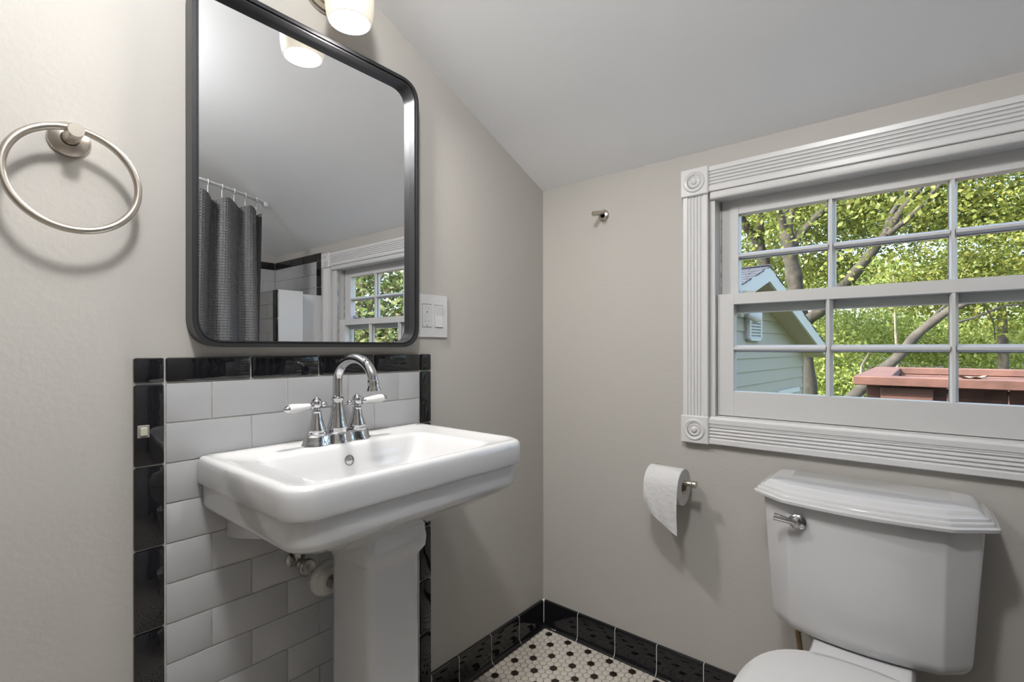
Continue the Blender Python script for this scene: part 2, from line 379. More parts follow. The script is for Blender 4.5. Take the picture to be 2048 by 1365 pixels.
for i in range(nx+1):
    u = i/nx; x = -RL+.001+u*(2*RL-.002)
    zend = -.050 - .012*min(1, u*4) - .072*min(1, max(0, (u-.10)/.9))**.75
    for j in range(nz+1):
        s = j/nz
        if s < .35:
            a = math.radians(100-100*s/.35); y = -(RO+.0012)*math.cos(math.radians(90)-a) if False else -(RO+.0012)*math.cos(math.radians(100*s/.35-100)); z = (RO+.0012)*-math.sin(math.radians(100*s/.35-100))
        else:
            q = (s-.35)/.65; z = zend*q; y = -(RO+.0012)-.003*math.sin(q*3)+.0016*math.sin(x*160+z*60)*q
        vs.append((x, y, z))
for i in range(nx):
    for j in range(nz): a = i*(nz+1)+j; fs.append((a, a+1, a+nz+2, a+nz+1))
MB().add(vs, fs, True).build('loose_sheet', m_paper, tp)

# ------------------------------------------------------------------ pedestal sink
SY0, SY1 = -1.212, -.622; SYC = (SY0+SY1)/2
sk = thing('pedestal_sink', 'white rectangular china pedestal sink with stepped apron on square column', 'sink', (0, SYC, 0))
def rsec(z, e, x0=.009, front=.408, rf=.055, rb=.006):
    y0, y1 = SY0+e-SYC, SY1-e-SYC; x1 = front-e
    return [(x, y, z) for x, y in fillet([(x0, y1), (x0, y0), (x1, y0), (x1, y1)], [rb, rb, rf, rf], 9)]
def isec(z, bx0, bx1, by0, by1, r): return [(x, y-SYC, z) for x, y in fillet([(bx0, by1), (bx0, by0), (bx1, by0), (bx1, by1)], r, 9)]
R = .868
secs = [rsec(.648, .225, .12, .40, .03, .03), rsec(.655, .215, .10, .41, .03, .03), rsec(.669, .192, .08, .43, .04, .04), rsec(.690, .150, .05, .425, .05, .05), rsec(.712, .105, .03, .42, .05, .05), rsec(.732, .064, .02, .415, .05, .04), rsec(.746, .036, .009, .41, .05, .01), rsec(.755, .020, rf=.05), rsec(.762, .0135, rf=.05), rsec(.770, .0115, rf=.05), rsec(.80, .0105),
        rsec(.808, .0105), rsec(.8115, .006), rsec(.814, .0015), rsec(.819, .0), rsec(.850, .0), rsec(.860, .0015), rsec(.8655, .005), rsec(R, .011),
        isec(R-.001, .030, .388, -1.192, -.642, .042), isec(R-.004, .036, .382, -1.186, -.648, .04), isec(R-.0045, .098, .372, -1.150, -.700, .04), isec(R-.007, .104, .366, -1.142, -.708, .04),
        isec(R-.014, .110, .360, -1.134, -.716, .04), isec(.82, .118, .348, -1.118, -.732, .045), isec(.775, .132, .325, -1.085, -.765, .05), isec(.752, .155, .30, -1.05, -.80, .05), isec(.744, .19, .26, -.98, -.87, .03)]
MB().loft(secs).build('basin', m_china, sk)
# block that carries the basin against the wall
MB().loft([[(x, y, z) for y, z in fillet([(-.238, zb), (.238, zb), (.238, .768), (-.238, .768)], [.006, .006, 0, 0], 3)] for x, zb in ((.0085, .685), (.06, .693), (.20, .727), (.285, .750))]).build('wall_bracket', m_china, sk)
PX0, PX1, PY0, PY1 = .098, .250, -.966, -.828
def psec(z, e, cb=.018): return [(x, y-SYC, z) for x, y in fillet([(PX0-e, PY1+e), (PX0-e, PY0-e), (PX1+e, PY0-e), (PX1+e, PY1+e)], cb, 3)]
MB().loft([psec(0, .045), psec(.03, .045), psec(.05, .035), psec(.075, .03), psec(.09, .018), psec(.12, .008), psec(.30, .001), psec(.60, 0), psec(.612, .001), psec(.622, .007), psec(.632, .013), psec(.652, .0145), psec(.672, .012), psec(.70, .012)]).build('pedestal_column', m_china, sk)
ov = MB().lathe([(.0125, 0), (.0125, .003), (.010, .004), (.009, .001), (.009, -.002)], org=(.1155, -.930-SYC, .826), axis=(1, 0, .12), seg=24, cap0=False, cap1=False).build('overflow_ring', m_chromed, sk)
MB().lathe([(.0092, .0005), (.0092, .0012)], org=(.1155, -.930-SYC, .826), axis=(1, 0, .12), seg=20).build('overflow_hole', m_chromed, ov)
MB().lathe([(.022, .744), (.022, .7465), (.016, .748), (.001, .7475)], org=(.222, -.925-SYC, 0), seg=24, cap1=False).build('drain_ring', m_chrome, sk)

# ------------------------------------------------------------------ faucet
FY = -.931
fa = thing('sink_faucet', 'chrome gooseneck faucet with two white porcelain lever handles on the sink', 'faucet', (.068, FY, R-.0045))
def blob(z, e):
    pts = []
    for k in range(64):
        a = 2*math.pi*k/64; y = .083*math.cos(a); 
        hw = .0235 + .004*math.cos(2*math.pi*y/.058)*(1 if abs(y) < .075 else .4)
        s = math.sin(a); x = (abs(s)**.55)*hw*(1 if s >= 0 else -1)
        pts.append((x*(1+e/.025), y*(1+e/.083), z))
    return pts
MB().loft([blob(0, .004), blob(.004, .004), blob(.008, .001), blob(.020, -.001), blob(.024, -.003), blob(.026, -.006)]).build('base_plate', m_chrome, fa)
MB().lathe([(.022, .022), (.023, .028), (.0225, .031), (.024, .035), (.0235, .039), (.021, .044), (.0175, .060), (.0145, .078), (.013, .092), (.0125, .100), (.0145, .103), (.0145, .107), (.0115, .109)], seg=28).build('spout_post', m_chrome, fa)
path = [(0, 0, .10), (0, 0, .15)] + [(.0725-.0725*math.cos(a), 0, .1485+.0530*math.sin(a)) for a in [math.pi*k/18*.93 for k in range(19)]]
path += [(.1465, 0, .146)]
so = MB().tube(path, .0112, 16); so.build('spout', m_chrome, fa)
MB().lathe([(.0118, -.004), (.0132, 0), (.0122, .004), (.013, .012), (.0158, .018), (.0158, .020), (.012, .0195)], org=(.1458, 0, .150), axis=(.10, 0, -1), seg=22).build('spout_nozzle', m_chrome, fa)
for s in (-1, 1):
    y = s*.0535
    h = MB().lathe([(.0215, .024), (.022, .028), (.0195, .031), (.021, .035), (.020, .039), (.017, .047), (.0125, .064), (.0105, .075), (.012, .077), (.012, .079), (.008, .081), (.007, .086), (.0105, .089), (.0125, .095), (.0125, .101), (.010, .106), (.005, .109), (.004, .111), (.001, .112)], org=(0, y, 0), seg=24).build('handle_post', m_chrome, fa)
    ay = -1 if s < 0 else 1
    ax = Vector((.12, ay, -.03 if s < 0 else .06))
    ox = (0, y, .0925)
    MB().lathe([(.006, .011), (.0075, .013), (.007, .016), (.0085, .018), (.0085, .020)], org=ox, axis=ax, seg=16).build('collar', m_chrome, h)
    MB().lathe([(.0068, .019), (.0078, .03), (.0102, .055), (.0108, .064), (.0088, .071)], org=ox, axis=ax, seg=18).build('porcelain_lever', m_porc, h)
    MB().lathe([(.0082, .069), (.0088, .072), (.0068, .077), (.0035, .081), (.001, .083)], org=ox, axis=ax, seg=14).build('finial', m_chrome, h)
    MB().lathe([(.005, .011), (.0045, .014), (.0065, .017), (.007, .021), (.005, .025), (.001, .027)], org=ox, axis=-ax, seg=14).build('knob_end', m_chrome, h)

# ------------------------------------------------------------------ shutoff valve and waste pipe below the sink
va = thing('shutoff_valve', 'tarnished chrome water shutoff valve on the tile below the sink', 'valve', (.0075, -1.012, .592))
MB().lathe([(.017, 0), (.017, .003), (.009, .006), (.0085, .03)], axis=(1, 0, 0), seg=18).build('escutcheon', m_chromed, va)
MB().lathe([(.010, .018), (.0125, .022), (.0125, .045), (.010, .050), (.007, .052), (.006, .064)], axis=(1, 0, 0), seg=16).build('valve_body', m_chromed, va)
MB().lathe([(.008, .004), (.011, .012), (.012, .014), (.012, .026), (.008, .028)], org=(.034, 0, 0), seg=6, smooth=False).build('compression_nut', m_chromed, va)
MB().tube([(.034, 0, .026), (.034, .002, .06), (.036, .010, .16)], .0045, 10).build('riser_tube', m_chromed, va)
MB().lathe([(.006, .062), (.018, .0645), (.0195, .067), (.0195, .072), (.017, .075), (.006, .073)], axis=(1, 0, 0), seg=20).build('round_handle', m_chromed, va)
wa = thing('waste_pipe', 'pale grey waste pipe with round flange entering the tiled wall', 'pipe', (.0075, -.926, .517))
MB().lathe([(.043, 0), (.043, .005), (.038, .012), (.035, .013), (.034, .020), (.029, .026), (.021, .028)], axis=(1, 0, 0), seg=32).build('flange', m_pvc, wa)
MB().tube([(.02, 0, 0), (.10, .0, 0), (.15, .01, .02), (.16, .015, .10), (.16, .015, .19)], .0165, 16).build('trap_arm', m_chromed, wa)

# ------------------------------------------------------------------ toilet
TX = 1.040
to = thing('toilet', 'white two piece toilet with stepped tank lid below the window', 'toilet', (TX, 0, 0))
def tsec(z, w, p, yc, f, bow, e=0, yb=-.015, rc=.012):
    pts = [(w+e, yb), (-w-e, yb), (-w-e, yc-e*.3), (-p-e*.5, f-e)]; rs = [.012, .012, .018, .02]
    for k in range(1, 8): u = -1+2*k/8; pts.append(((p+e*.5)*u, f-e-bow*(1-u*u))); rs.append(0)
    pts += [(p+e*.5, f-e), (w+e, yc-e*.3)]; rs += [.02, .018]
    return [(x, y, z) for x, y in fillet(pts, rs, 5)]
def tank(z, k, e=0): return tsec(z, .193+.019*k, .146+.004*k, -.145-.01*k, -.190-.008*k, .018, e)
MB().loft([tank(.372, 0, -.045), tank(.376, 0, -.028), tank(.388, 0, -.010), tank(.402, .02, -.002), tank(.415, .05, 0), tank(.55, .5), tank(.690, .96), tank(.713, 1)]).build('tank', m_china, to)
def lid(z, e): return tsec(z, .212, .150, -.158, -.200, .020, e, yb=-.014)
MB().loft([lid(.706, .004), lid(.7065, .018), lid(.709, .0215), lid(.7155, .0225), lid(.7175, .0205), lid(.7185, .0155), lid(.7245, .0145), lid(.7265, .0125), lid(.7272, .0085), lid(.7325, .0065), lid(.7335, .0015), lid(.739, -.004), lid(.744, -.009), lid(.7465, -.013), lid(.7475, -.020), lid(.749, -.05)]).build('tank_lid', m_china, to)
lv = MB().lathe([(.0195, 0), (.0195, .003), (.0155, .007), (.0105, .009), (.0105, .016), (.007, .020), (.001, .0205)], org=(.916-TX, -.2085, .666), axis=(-.05, -1, 0), seg=24, cap1=False).build('flush_lever', m_chrome, to)
MB().tube([(.916-TX, -.222, .666), (.898-TX, -.226, .669), (.868-TX, -.230, .674)], [.0055, .0072, .0092], 12).build('lever_arm', m_chrome, lv)
def oval(z, cy, a, b, n=48, sq=2.0, xo=0): return [((abs(math.cos(t))**(2/sq))*a*(1 if math.cos(t) >= 0 else -1)+xo, cy+(abs(math.sin(t))**(2/sq))*b*(1 if math.sin(t) >= 0 else -1), z) for t in [2*math.pi*k/n for k in range(n)]]
MB().loft([oval(0, -.36, .105, .25, sq=3), oval(.03, -.36, .10, .245, sq=3), oval(.12, -.36, .09, .22), oval(.22, -.40, .11, .24), oval(.30, -.47, .155, .245), oval(.36, -.515, .176, .222), oval(.385, -.515, .178, .224)]).build('bowl', m_china, to)
MB().loft([[(x, y, z) for x, y in fillet([(-w, -.03), (-w, yf), (w, yf), (w, -.03)], [.01, .02, .02, .01], 4)] for z, w, yf in ((.20, .07, -.24), (.31, .09, -.31), (.345, .10, -.31), (.372, .098, -.31), (.380, .092, -.30))]).build('bowl_shelf', m_china, to)
MB().loft([oval(.384, -.528, .180, .222, sq=2.3), oval(.388, -.528, .184, .226, sq=2.3), oval(.400, -.528, .184, .226, sq=2.3)]).build('seat_ring', m_seat, to)
MB().loft([oval(.401, -.528, .182, .222, sq=2.6), oval(.404, -.528, .186, .226, sq=2.6), oval(.412, -.528, .186, .226, sq=2.6), oval(.418, -.528, .181, .221, sq=2.6), oval(.421, -.528, .165, .205, sq=2.4), oval(.423, -.528, .10, .13)]).build('seat_lid', m_seat, to)
for s in (-1, 1): MB().box(s*.072-.018, s*.072+.018, -.335, -.295, .366, .399, .005, 2, True).build('hinge_block', m_seat, to)
ho = thing('supply_hose', 'braided water supply hose running down behind the toilet tank', 'hose', (.900, -.10, .1))
MB().tube([(-.004, 0, .285), (-.002, 0, .24), (.006, -.002, .18), (.004, .002, .10), (-.03, .03, .04), (-.05, .06, .02)], .0068, 12).build('hose', m_hose, ho)
MB().lathe([(.013, .262), (.013, .288)], org=(-.004, 0, 0), seg=8, smooth=False).build('coupling_nut', m_pvc, ho)
MB().lathe([(.018, 0), (.018, .004), (.008, .007), (.008, .045)], org=(-.05, .098, .02), axis=(0, -1, 0), seg=16).build('wall_flange', m_chromed, ho)

# ------------------------------------------------------------------ window: casing, blocks, sashes
win = struct('window_1')
def flute_profile(wd, th=.020, n=5, lip=.004):
    """half-section across the width: list of (u, depth) with n flutes in the middle"""
    pr = [(0, 0), (0, th-.002), (.002, th), (.012, th)]
    a, b = .014, wd-.014; st = (b-a)/n
    for k in range(n):
        c = a+st*(k+.5); r = st*.42
        pr += [(c-r, th), (c-r*.6, th-.0032), (c, th-.0042), (c+r*.6, th-.0032), (c+r, th)]
    pr += [(wd-.012, th), (wd-.002, th), (wd, th-.002), (wd, 0)]
    return pr
CX0, CX1, CZ0, CZ1, CW = .558, 1.643, .790, 1.650, .086
fp = flute_profile(.078)
for nm, x in (('side_casing', CX0+.005), ('side_casing', CX1-.083)):
    MB().loft([[(x+u, -d, CZ0+CW-.004) for u, d in fp], [(x+u, -d, CZ1-CW+.004) for u, d in fp]], smooth=False).build(nm, m_trim, win)
for nm, z in (('head_casing', CZ1-.0805), ('apron_casing', CZ0+.0025)):
    MB().loft([[(CX0+CW-.004, -d, z+u) for u, d in fp], [(CX1-CW+.004, -d, z+u) for u, d in fp]], smooth=False).build(nm, m_trim, win)
for x in (CX0, CX1-CW):
    for z in (CZ0, CZ1-CW):
        b = MB().box(x, x+CW, -.026, 0, z, z+CW, .003)
        cbx = b.build('corner_block', m_trim, win)
        MB().lathe([(.034, 0), (.0325, .0025), (.030, .004), (.026, .003), (.022, .0005), (.0195, .0005), (.018, .003), (.016, .0035), (.013, .0010), (.010, .0015), (.008, .005), (.004, .007), (.0005, .0075)],
                   org=(x+CW/2, -.0255, z+CW/2), axis=(0, -1, 0), seg=36, cap1=False).build('rosette', m_trim, cbx)
# jambs, stops, stool
MB().box(WX0-.002, .658, -.004, .115, WZ0, WZ1, .001).build('jamb', m_sash, win); MB().box(1.515, WX1+.002, -.004, .115, WZ0, WZ1, .001).build('jamb', m_sash, win)
MB().box(.657, .6615, .048, .085, WZ0, WZ1).build('channel', m_gap, win)
for a, b in ((.004, .012), (.046, .058), (.084, .098)): MB().box(1.5085, 1.5155, a, b, WZ0, WZ1).build('channel', m_gap, win)
MB().box(WX0, WX1, -.004, .115, 1.548, WZ1+.002).build('head_jamb', m_sash, win)
MB().box(CX0+CW, CX1-CW, -.016, .012, 1.545, 1.5705, .006, 3, True).build('head_stop', m_sash, win)
MB().loft([[(x, -.018, .862), (x, -.012, .8755), (x, .05, .882), (x, .115, .874), (x, .115, .85), (x, -.018, .85)] for x in (WX0, WX1)], smooth=False).build('stool', m_sash, win)
MB().loft([[(x, .085, .918), (x, .20, .895), (x, .20, .84), (x, .085, .84)] for x in (WX0-.03, WX1+.03)], smooth=False).build('exterior_sill', m_peel, win)
def sash(name, x0, x1, z0, z1, ys, gx, gz, gy, rail):
    """x0..z1 outer size, gx/gz pane openings, gy glass depth"""
    ya, yb = ys; fr = MB()
    fr.box(x0, gx[0][0], ya, yb, z0, z1, .001); fr.box(gx[-1][1], x1, ya, yb, z0, z1, .001)
    fr.box(gx[0][0], gx[-1][1], ya, yb, z0, gz[0][0], .001); fr.box(gx[0][0], gx[-1][1], ya, yb, gz[-1][1], z1, .001)
    s = fr.build(name, m_sash, win)
    xm = [(a[1], b[0]) for a, b in zip(gx[:-1], gx[1:])]; zm = [(a[1], b[0]) for a, b in zip(gz[:-1], gz[1:])]
    def muntin(v, c, lo, hi, w):
        pr = [(-w/2, gy-.004), (-w/2, gy-.001), (-.0045, ya+.006), (-.003, ya+.001), (.003, ya+.001), (.0045, ya+.006), (w/2, gy-.001), (w/2, yb-.003), (-w/2, yb-.003)]
        if v: lp = [[(c+u, d, z) for u, d in pr] for z in (lo, hi)]
        else: lp = [[(x, d, c+u) for u, d in pr] for x in (lo, hi)]
        MB().loft(lp, smooth=False).build('muntin', m_sash, s)
    for a, b in xm: muntin(True, (a+b)/2, gz[0][0], gz[-1][1], b-a)
    for a, b in zm:
        for g0, g1 in gx: muntin(False, (a+b)/2, g0-.003, g1+.003, b-a)
    bead = .006
    for g0, g1 in gx:
        for h0, h1 in gz:
            MB().box(g0-.001, g1+.001, gy-.0012, gy+.0012, h0-.001, h1+.001).build('pane', m_glass, s)
    return s
GXL = [(.7075, .943), (.961, 1.1995), (1.2175, 1.452)]; GZL = [(.956, 1.076), (1.097, 1.221)]
GXU = [(.712, .944), (.9635, 1.200), (1.217, 1.448)]; GZU = [(1.252, 1.364), (1.384, 1.503)]
sash('lower_sash', .6600, 1.5085, .880, 1.2535, (.012, .046), GXL, GZL, .031, 0)
us = sash('upper_sash', .6625, 1.506, 1.197, 1.552, (.048, .083), GXU, GZU, .066, 0)
for x0, x1 in ((.716, .752), (1.345, 1.380)): MB().box(x0, x1, .072, .080, 1.25, 1.268, .002).build('clip', m_sash, us)
# alarm sticker on the far pane, printed to be read from outside
st = thing('window_sticker', 'small pale sticker with a blue square logo on the upper window pane', 'sticker', (1.4445, .0645, 1.2535))
MB().box(-.050, 0, -.0004, 0, .0, .026).build('sticker_sheet', newmat('sticker_film', (.50, .52, .52), .5), st)
MB().box(-.0185, -.001, -.0009, -.0004, .003, .021).build('logo_square', newmat('sticker_blue', (.03, .07, .30), .5), st)
def text(body, size, loc, rot, mat, parent, name, flip=False):
    c = bpy.data.curves.new(name, 'FONT'); c.body = body; c.size = size; c.extrude = .0002
    o = bpy.data.objects.new(name, c); COL.objects.link(o); c.materials.append(mat); o.parent = parent
    o.location = loc; o.rotation_euler = rot
    if flip: o.scale = (-1, 1, 1)
    me = bpy.data.meshes.new_from_object(o.evaluated_get(bpy.context.evaluated_depsgraph_get())); ob = link(name, me, parent)
    ob.location = o.location; ob.rotation_euler = o.rotation_euler; ob.scale = o.scale; me.materials.clear(); me.materials.append(mat)
    bpy.data.objects.remove(o); return ob
text('ID', .014, (-.003, -.0012, .0065), (math.pi/2, 0, 0), newmat('sticker_white', (.75, .78, .85), .5), st, 'logo_letters', True)
for k in range(8): MB().box(-.0225-k*.0033, -.0202-k*.0033, -.0009, -.0004, .006, .006+(.0065 if k % 3 == 1 else .0045)).build('print_mark', bpy.data.materials['sticker_blue'], st)

# ------------------------------------------------------------------ shower end of the room, seen in the mirror
def tileboard(parent, u0, u1, v0, v1, f, blackL, blackT, name='wall'):
    """f(u,v,d) maps tile coordinates to the wall; courses of 3x6 tiles, black border"""
    def put(nm, mat, a, b, c, d, th, bev=.0012):
        q = MB(); q.box(a+g, b-g, 0, th, c+g, d-g, bev); q.v = [f(x, z, y) for x, y, z in q.v]; q.build(nm, mat, parent)
    vt = v1-(.05 if blackT else 0); ub = u0+(.05 if blackL else 0)
    if blackT:
        u = u0
        while u < u1-.005: e = u+(.05 if (blackL and u == u0) else .1565); put('black_tile', m_black, u, min(e, u1), vt, v1, .011, .003); u = e
    r = 0; z = vt
    while z > v0+.004:
        zz = max(z-RP, v0); u = ub - (0 if r % 2 == 0 else .078)
        if blackL and r % 2 == 0: put('black_tile', m_black, u0, ub, max(zz-RP, v0), z, .011, .003)
        while u < u1-.003:
            a, b = max(u, ub), min(u+.157, u1)
            if b-a > .006: put('white_tile', m_white, a, b, zz, z, .008)
            u += .157
        z = zz; r += 1
tb = struct('wall_back_tile')
MB().box(1.677, XR, -.0055, 0, 1.404, 1.667).build('grout_bed', m_grout, tb)
tileboard(tb, 1.677, XR-.008, 1.404, 1.668, lambda u, v, d: (u, -d, v), True, True)
MB().box(1.652, XR, -.162, 0, .1, 1.403, .002).build('painted_ledge', m_trim, tb)
tf = struct('wall_right_tile')
MB().box(XR-.0055, XR, -1.9, 0, .3, 1.667).build('grout_bed', m_grout, tf)
tileboard(tf, .010, .62, 1.10, 1.668, lambda u, v, d: (XR-d, -u, v), False, True)
hw = struct('wall_half')
MB().box(1.600, XR, -.300, -.160, 0, 1.412, .002).build('painted_core', m_trim, hw)
MB().box(1.602, XR, -.3055, -.2995, 0, 1.410).build('grout_bed', m_grout, hw)
tileboard(hw, 1.600, XR-.001, .95, 1.412, lambda u, v, d: (u, -.3-d, v), True, False)
# rod, hooks, curtain
RODZ, RODX = 1.862, 1.585
rod = thing('curtain_rod', 'white shower curtain rod running from the sloped ceiling', 'curtain rod', (RODX, -.385, RODZ))
def bow(s): return -.24*math.sin(math.pi*min(1, max(0, s/1.5)))**.85
MB().tube([(bow(k*.05), -k*.05, 0) for k in range(31)], .008, 12).build('rod', m_plate, rod)
MB().lathe([(.022, 0), (.022, .012), (.012, .02)], axis=(0, -1, 0), org=(0, .012, 0), seg=20).build('rod_flange', m_plate, rod)
cur = thing('shower_curtain', 'dark grey waffle weave shower curtain hanging in folds', 'curtain', (RODX, -.39, .25))
ny, nzc = 260, 44; vs = []; fs = []; CL = .62
CT = RODZ-.048
for i in range(ny+1):
    u = i/ny; s = u*CL
    for j in range(nzc+1):
        v = j/nzc; z = .25 + v*(CT-.25)
        ph = 2*math.pi*s/.13 + .8*math.sin(s*8)
        amp = .054*(.75+.25*math.sin(s*23+1))*(1-.25*v)
        gather = .010*math.sin(ph*2+v*3)*(1-v)
        drop = .018*abs(math.sin(ph/2+.6))*max(0, (v-.93)/.07)
        vs.append((bow(s)+amp*math.sin(ph+.5*math.sin(v*4+s*5))+gather, -s-.012*math.cos(ph)-.05*(1-v)*math.sin(s*2.2), z-.25-drop))
for i in range(ny):
    for j in range(nzc): a = i*(nzc+1)+j; fs.append((a, a+nzc+1, a+nzc+2, a+1))
cc = MB().add(vs, fs, True).build('curtain_panel', m_curtain, cur)
uvl = cc.data.uv_layers.new(name='uv')
for lp in cc.data.loops: i, j = divmod(lp.vertex_index, nzc+1); uvl.data[lp.index].uv = (i/ny*CL*1.5, j/nzc*(CT-.25))
n = m_curtain.node_tree; b = n.nodes['Principled BSDF']
uvn = n.nodes.new('ShaderNodeUVMap'); uvn.uv_map = 'uv'
mp = n.nodes.new('ShaderNodeMapping'); mp.inputs['Scale'].default_value = (75, 75, 1); n.links.new(uvn.outputs[0], mp.inputs[0])
sep = n.nodes.new('ShaderNodeSeparateXYZ'); n.links.new(mp.outputs[0], sep.inputs[0])
def mth(op, a, bb=None):
    q = n.nodes.new('ShaderNodeMath'); q.operation = op
    n.links.new(a, q.inputs[0])
    if bb is not None:
        if hasattr(bb, 'links'): n.links.new(bb, q.inputs[1])
        else: q.inputs[1].default_value = bb
    return q.outputs[0]
def tri(x): return mth('ABSOLUTE', mth('SUBTRACT', mth('FRACT', x), .5))
wv = mth('MAXIMUM', tri(sep.outputs[0]), tri(sep.outputs[1]))
bp = n.nodes.new('ShaderNodeBump'); bp.inputs['Strength'].default_value = 1; bp.inputs['Distance'].default_value = .006
n.links.new(wv, bp.inputs['Height']); n.links.new(bp.outputs[0], b.inputs['Normal'])
for k, s in enumerate((.05, .12, .185, .25, .32, .39, .46)):
    h = thing('curtain_hook', 'clear plastic curtain hook hanging on the white shower rod', 'curtain hook', (RODX+bow(s), -.39-s, RODZ), group='curtain hooks on the shower rod')
    MB().tube([(.0115*math.cos(a), 0, .0115*math.sin(a)) for a in [2*math.pi*q/16 for q in range(16)]], .0022, 8, closed=True).build('loop', m_clear, h)
    MB().tube([(.0, 0, -.011), (.002, 0, -.03), (.0, 0, -.052)], .0026, 8).build('drop', m_clear, h)

# ------------------------------------------------------------------ outside: neighbouring gable, box of stained boards
PH = math.radians(4)
ga = thing('garage', 'beige lap sided garage gable with white rake boards and dark shingle roof', 'garage', (-.25, 4.93, 0), -PH)
GZ, GS, GE, GC = 2.045, .322, 3.02, 2.79
GRD = -1.4
MB().loft([[(x, -GC, GRD), (x, GC, GRD), (x, GC, GZ-.10-GS*GC), (x, 0, GZ-.10), (x, -GC, GZ-.10-GS*GC)] for x in (-4.3, -.318)], smooth=False).build('wall', m_siding, ga)
EXP = .168; k = 0; z = GRD
while z < GZ-.12:
    zt = min(z+EXP, GZ-.101)
    def hw_(zz): return GC if zz < GZ-.10-GS*GC else max(0, (GZ-.10-zz)/GS)
    a0, a1 = hw_(z), hw_(zt)
    lp = []
    for yy, h in ((-1, None), (1, None)):
        pass
    b0 = [(-.318, -a0, z), (-.288, -a0, z), (-.288, a0, z), (-.318, a0, z)]
    b1 = [(-.318, -a1, zt), (-.304, -a1, zt), (-.304, a1, zt), (-.318, a1, zt)]
    MB().loft([b0, b1], smooth=False).build('siding_board', m_siding, ga); z += EXP
MB().box(-.32, -.278, GC-.10, GC+.012, GRD, GZ-.12-GS*GC).build('corner_board', m_soffit, ga)
for s in (-1, 1):
    def rf(x0, x1, y0, y1, o0, o1): # slab following the roof slope
        return [[(x, s*y0, GZ-GS*y0+o0), (x, s*y1, GZ-GS*y1+o0), (x, s*y1, GZ-GS*y1+o1), (x, s*y0, GZ-GS*y0+o1)] for x in (x0, x1)]
    MB().loft(rf(-4.3, -.004, 0, GE, -.02, .012), smooth=False).build('roof_deck', m_shingle, ga)
    MB().loft(rf(-.028, 0, 0, GE, -.165, .010), smooth=False).build('rake_board', m_ext, ga)
    MB().loft(rf(-.30, -.028, 0, GE, -.150, -.130), smooth=False).build('soffit_panel', m_soffit, ga)
    MB().box(-4.3, .02, min(s*GE, s*(GE+.10)), max(s*GE, s*(GE+.10)), GZ-GS*GE-.10, GZ-GS*GE+.01, .02).build('gutter', m_ext, ga)
    sh = MB(); rnd = random.Random(3)
    for c in range(22):
        y0, y1 = GE-.145*c, max(0, GE-.145*(c+1)-.03)
        x = -4.3+ (c % 3)*.1
        while x < -.01:
            x1 = min(x+.30, .012); t = .016+rnd.random()*.006
            a = [(x+.004, s*y0, GZ-GS*y0+t+.006), (x1-.004, s*y0, GZ-GS*y0+t+.006), (x1-.004, s*y1, GZ-GS*y1+.013), (x+.004, s*y1, GZ-GS*y1+.013)]
            bq = [(p[0], p[1], p[2]-.012) for p in a]
            sh.loft([a, bq], smooth=False); x = x1
    sh.build('shingles', m_shingle, ga, kind='stuff')
vt = MB().box(-.30, -.262, .04, .47, 1.19, 1.565).build('gable_vent', m_ext, ga)
for k in range(9):
    zc = 1.215+k*.0385
    MB().loft([[(-.262, y, zc), (-.238, y, zc-.010), (-.236, y, zc+.004), (-.262, y, zc+.026)] for y in (.07, .44)], smooth=False).build('louver', m_ext, vt)
for a, b, c, d in ((.02, .07, 1.17, 1.585), (.44, .49, 1.17, 1.585), (.02, .49, 1.17, 1.205), (.02, .49, 1.555, 1.585)): MB().box(-.27, -.232, a, b, c, d, .004).build('vent_frame', m_ext, vt)
fl2 = MB().lathe([(.05, 0), (.05, .03), (.02, .05), (.02, .09)], org=(-.29, -.16, 1.50), axis=(1, 0, 0), seg=16).build('flood_light', m_ext, ga)
MB().lathe([(.03, 0), (.05, .06), (.075, .14), (.07, .145)], org=(-.20, -.16, 1.49), axis=(.5, .8, -.3), seg=18).build('lamp_head', m_ext, fl2)
MB().box(-.29, -.25, 1.3, 2.35, .40, .47, .004).build('window_head_trim', m_ext, ga)

# stained wood box with a board rim
bx = thing('wooden_enclosure', 'reddish brown stained wood enclosure with flat cap boards outside the window', 'wooden box', (.915, 1.05, 0))
BZ = .964
def rb(x0, x1, y0, y1, z0, z1, m=None, name='board', bev=.003): return MB().box(x0, x1, y0, y1, z0, z1, bev).build(name, m or m_red, bx)
rb(0, 2.6, 0, .125, BZ-.038, BZ, name='cap_board'); rb(0, .13, .125, 1.235, BZ-.038, BZ-.0005, name='cap_board'); rb(0, 2.6, 1.235, 1.36, BZ-.038, BZ, name='cap_board')
rb(2.47, 2.6, .125, 1.235, BZ-.038, BZ-.0005, name='cap_board')
rb(.045, .135, .05, .14, 0, BZ-.038, m_redd, 'corner_post'); rb(.045, .135, 1.22, 1.31, 0, BZ-.038, m_redd, 'corner_post'); rb(2.46, 2.55, .05, .14, 0, BZ-.038, m_redd, 'corner_post'); rb(2.46, 2.55, 1.22, 1.31, 0, BZ-.038, m_redd, 'corner_post')
rb(.095, .27, .035, .075, .80, BZ-.045, m_red, 'cleat')
for k in range(13):
    x = .135+k*.18
    rb(x+.003, x+.177, .09+.006*(k % 2), .115+.006*(k % 2), 0, BZ-.038, m_redd if k % 3 else m_red, 'side_board'); rb(x+.003, x+.177, 1.245, 1.27, 0, BZ-.038, m_redd, 'side_board')
for k in range(6): rb(.08, .105, .15+k*.18, .325+k*.18, 0, BZ-.038, m_redd, 'side_board'); rb(2.49, 2.515, .15+k*.18, .325+k*.18, 0, BZ-.038, m_redd, 'side_board')
rb(.135, 2.46, 1.20, 1.235, BZ-.12, BZ-.04, m_red, 'inner_rail')
MB().box(.5, 4.2, .12, 3.2, -.12, 0).build('deck', m_redd, kind='structure')
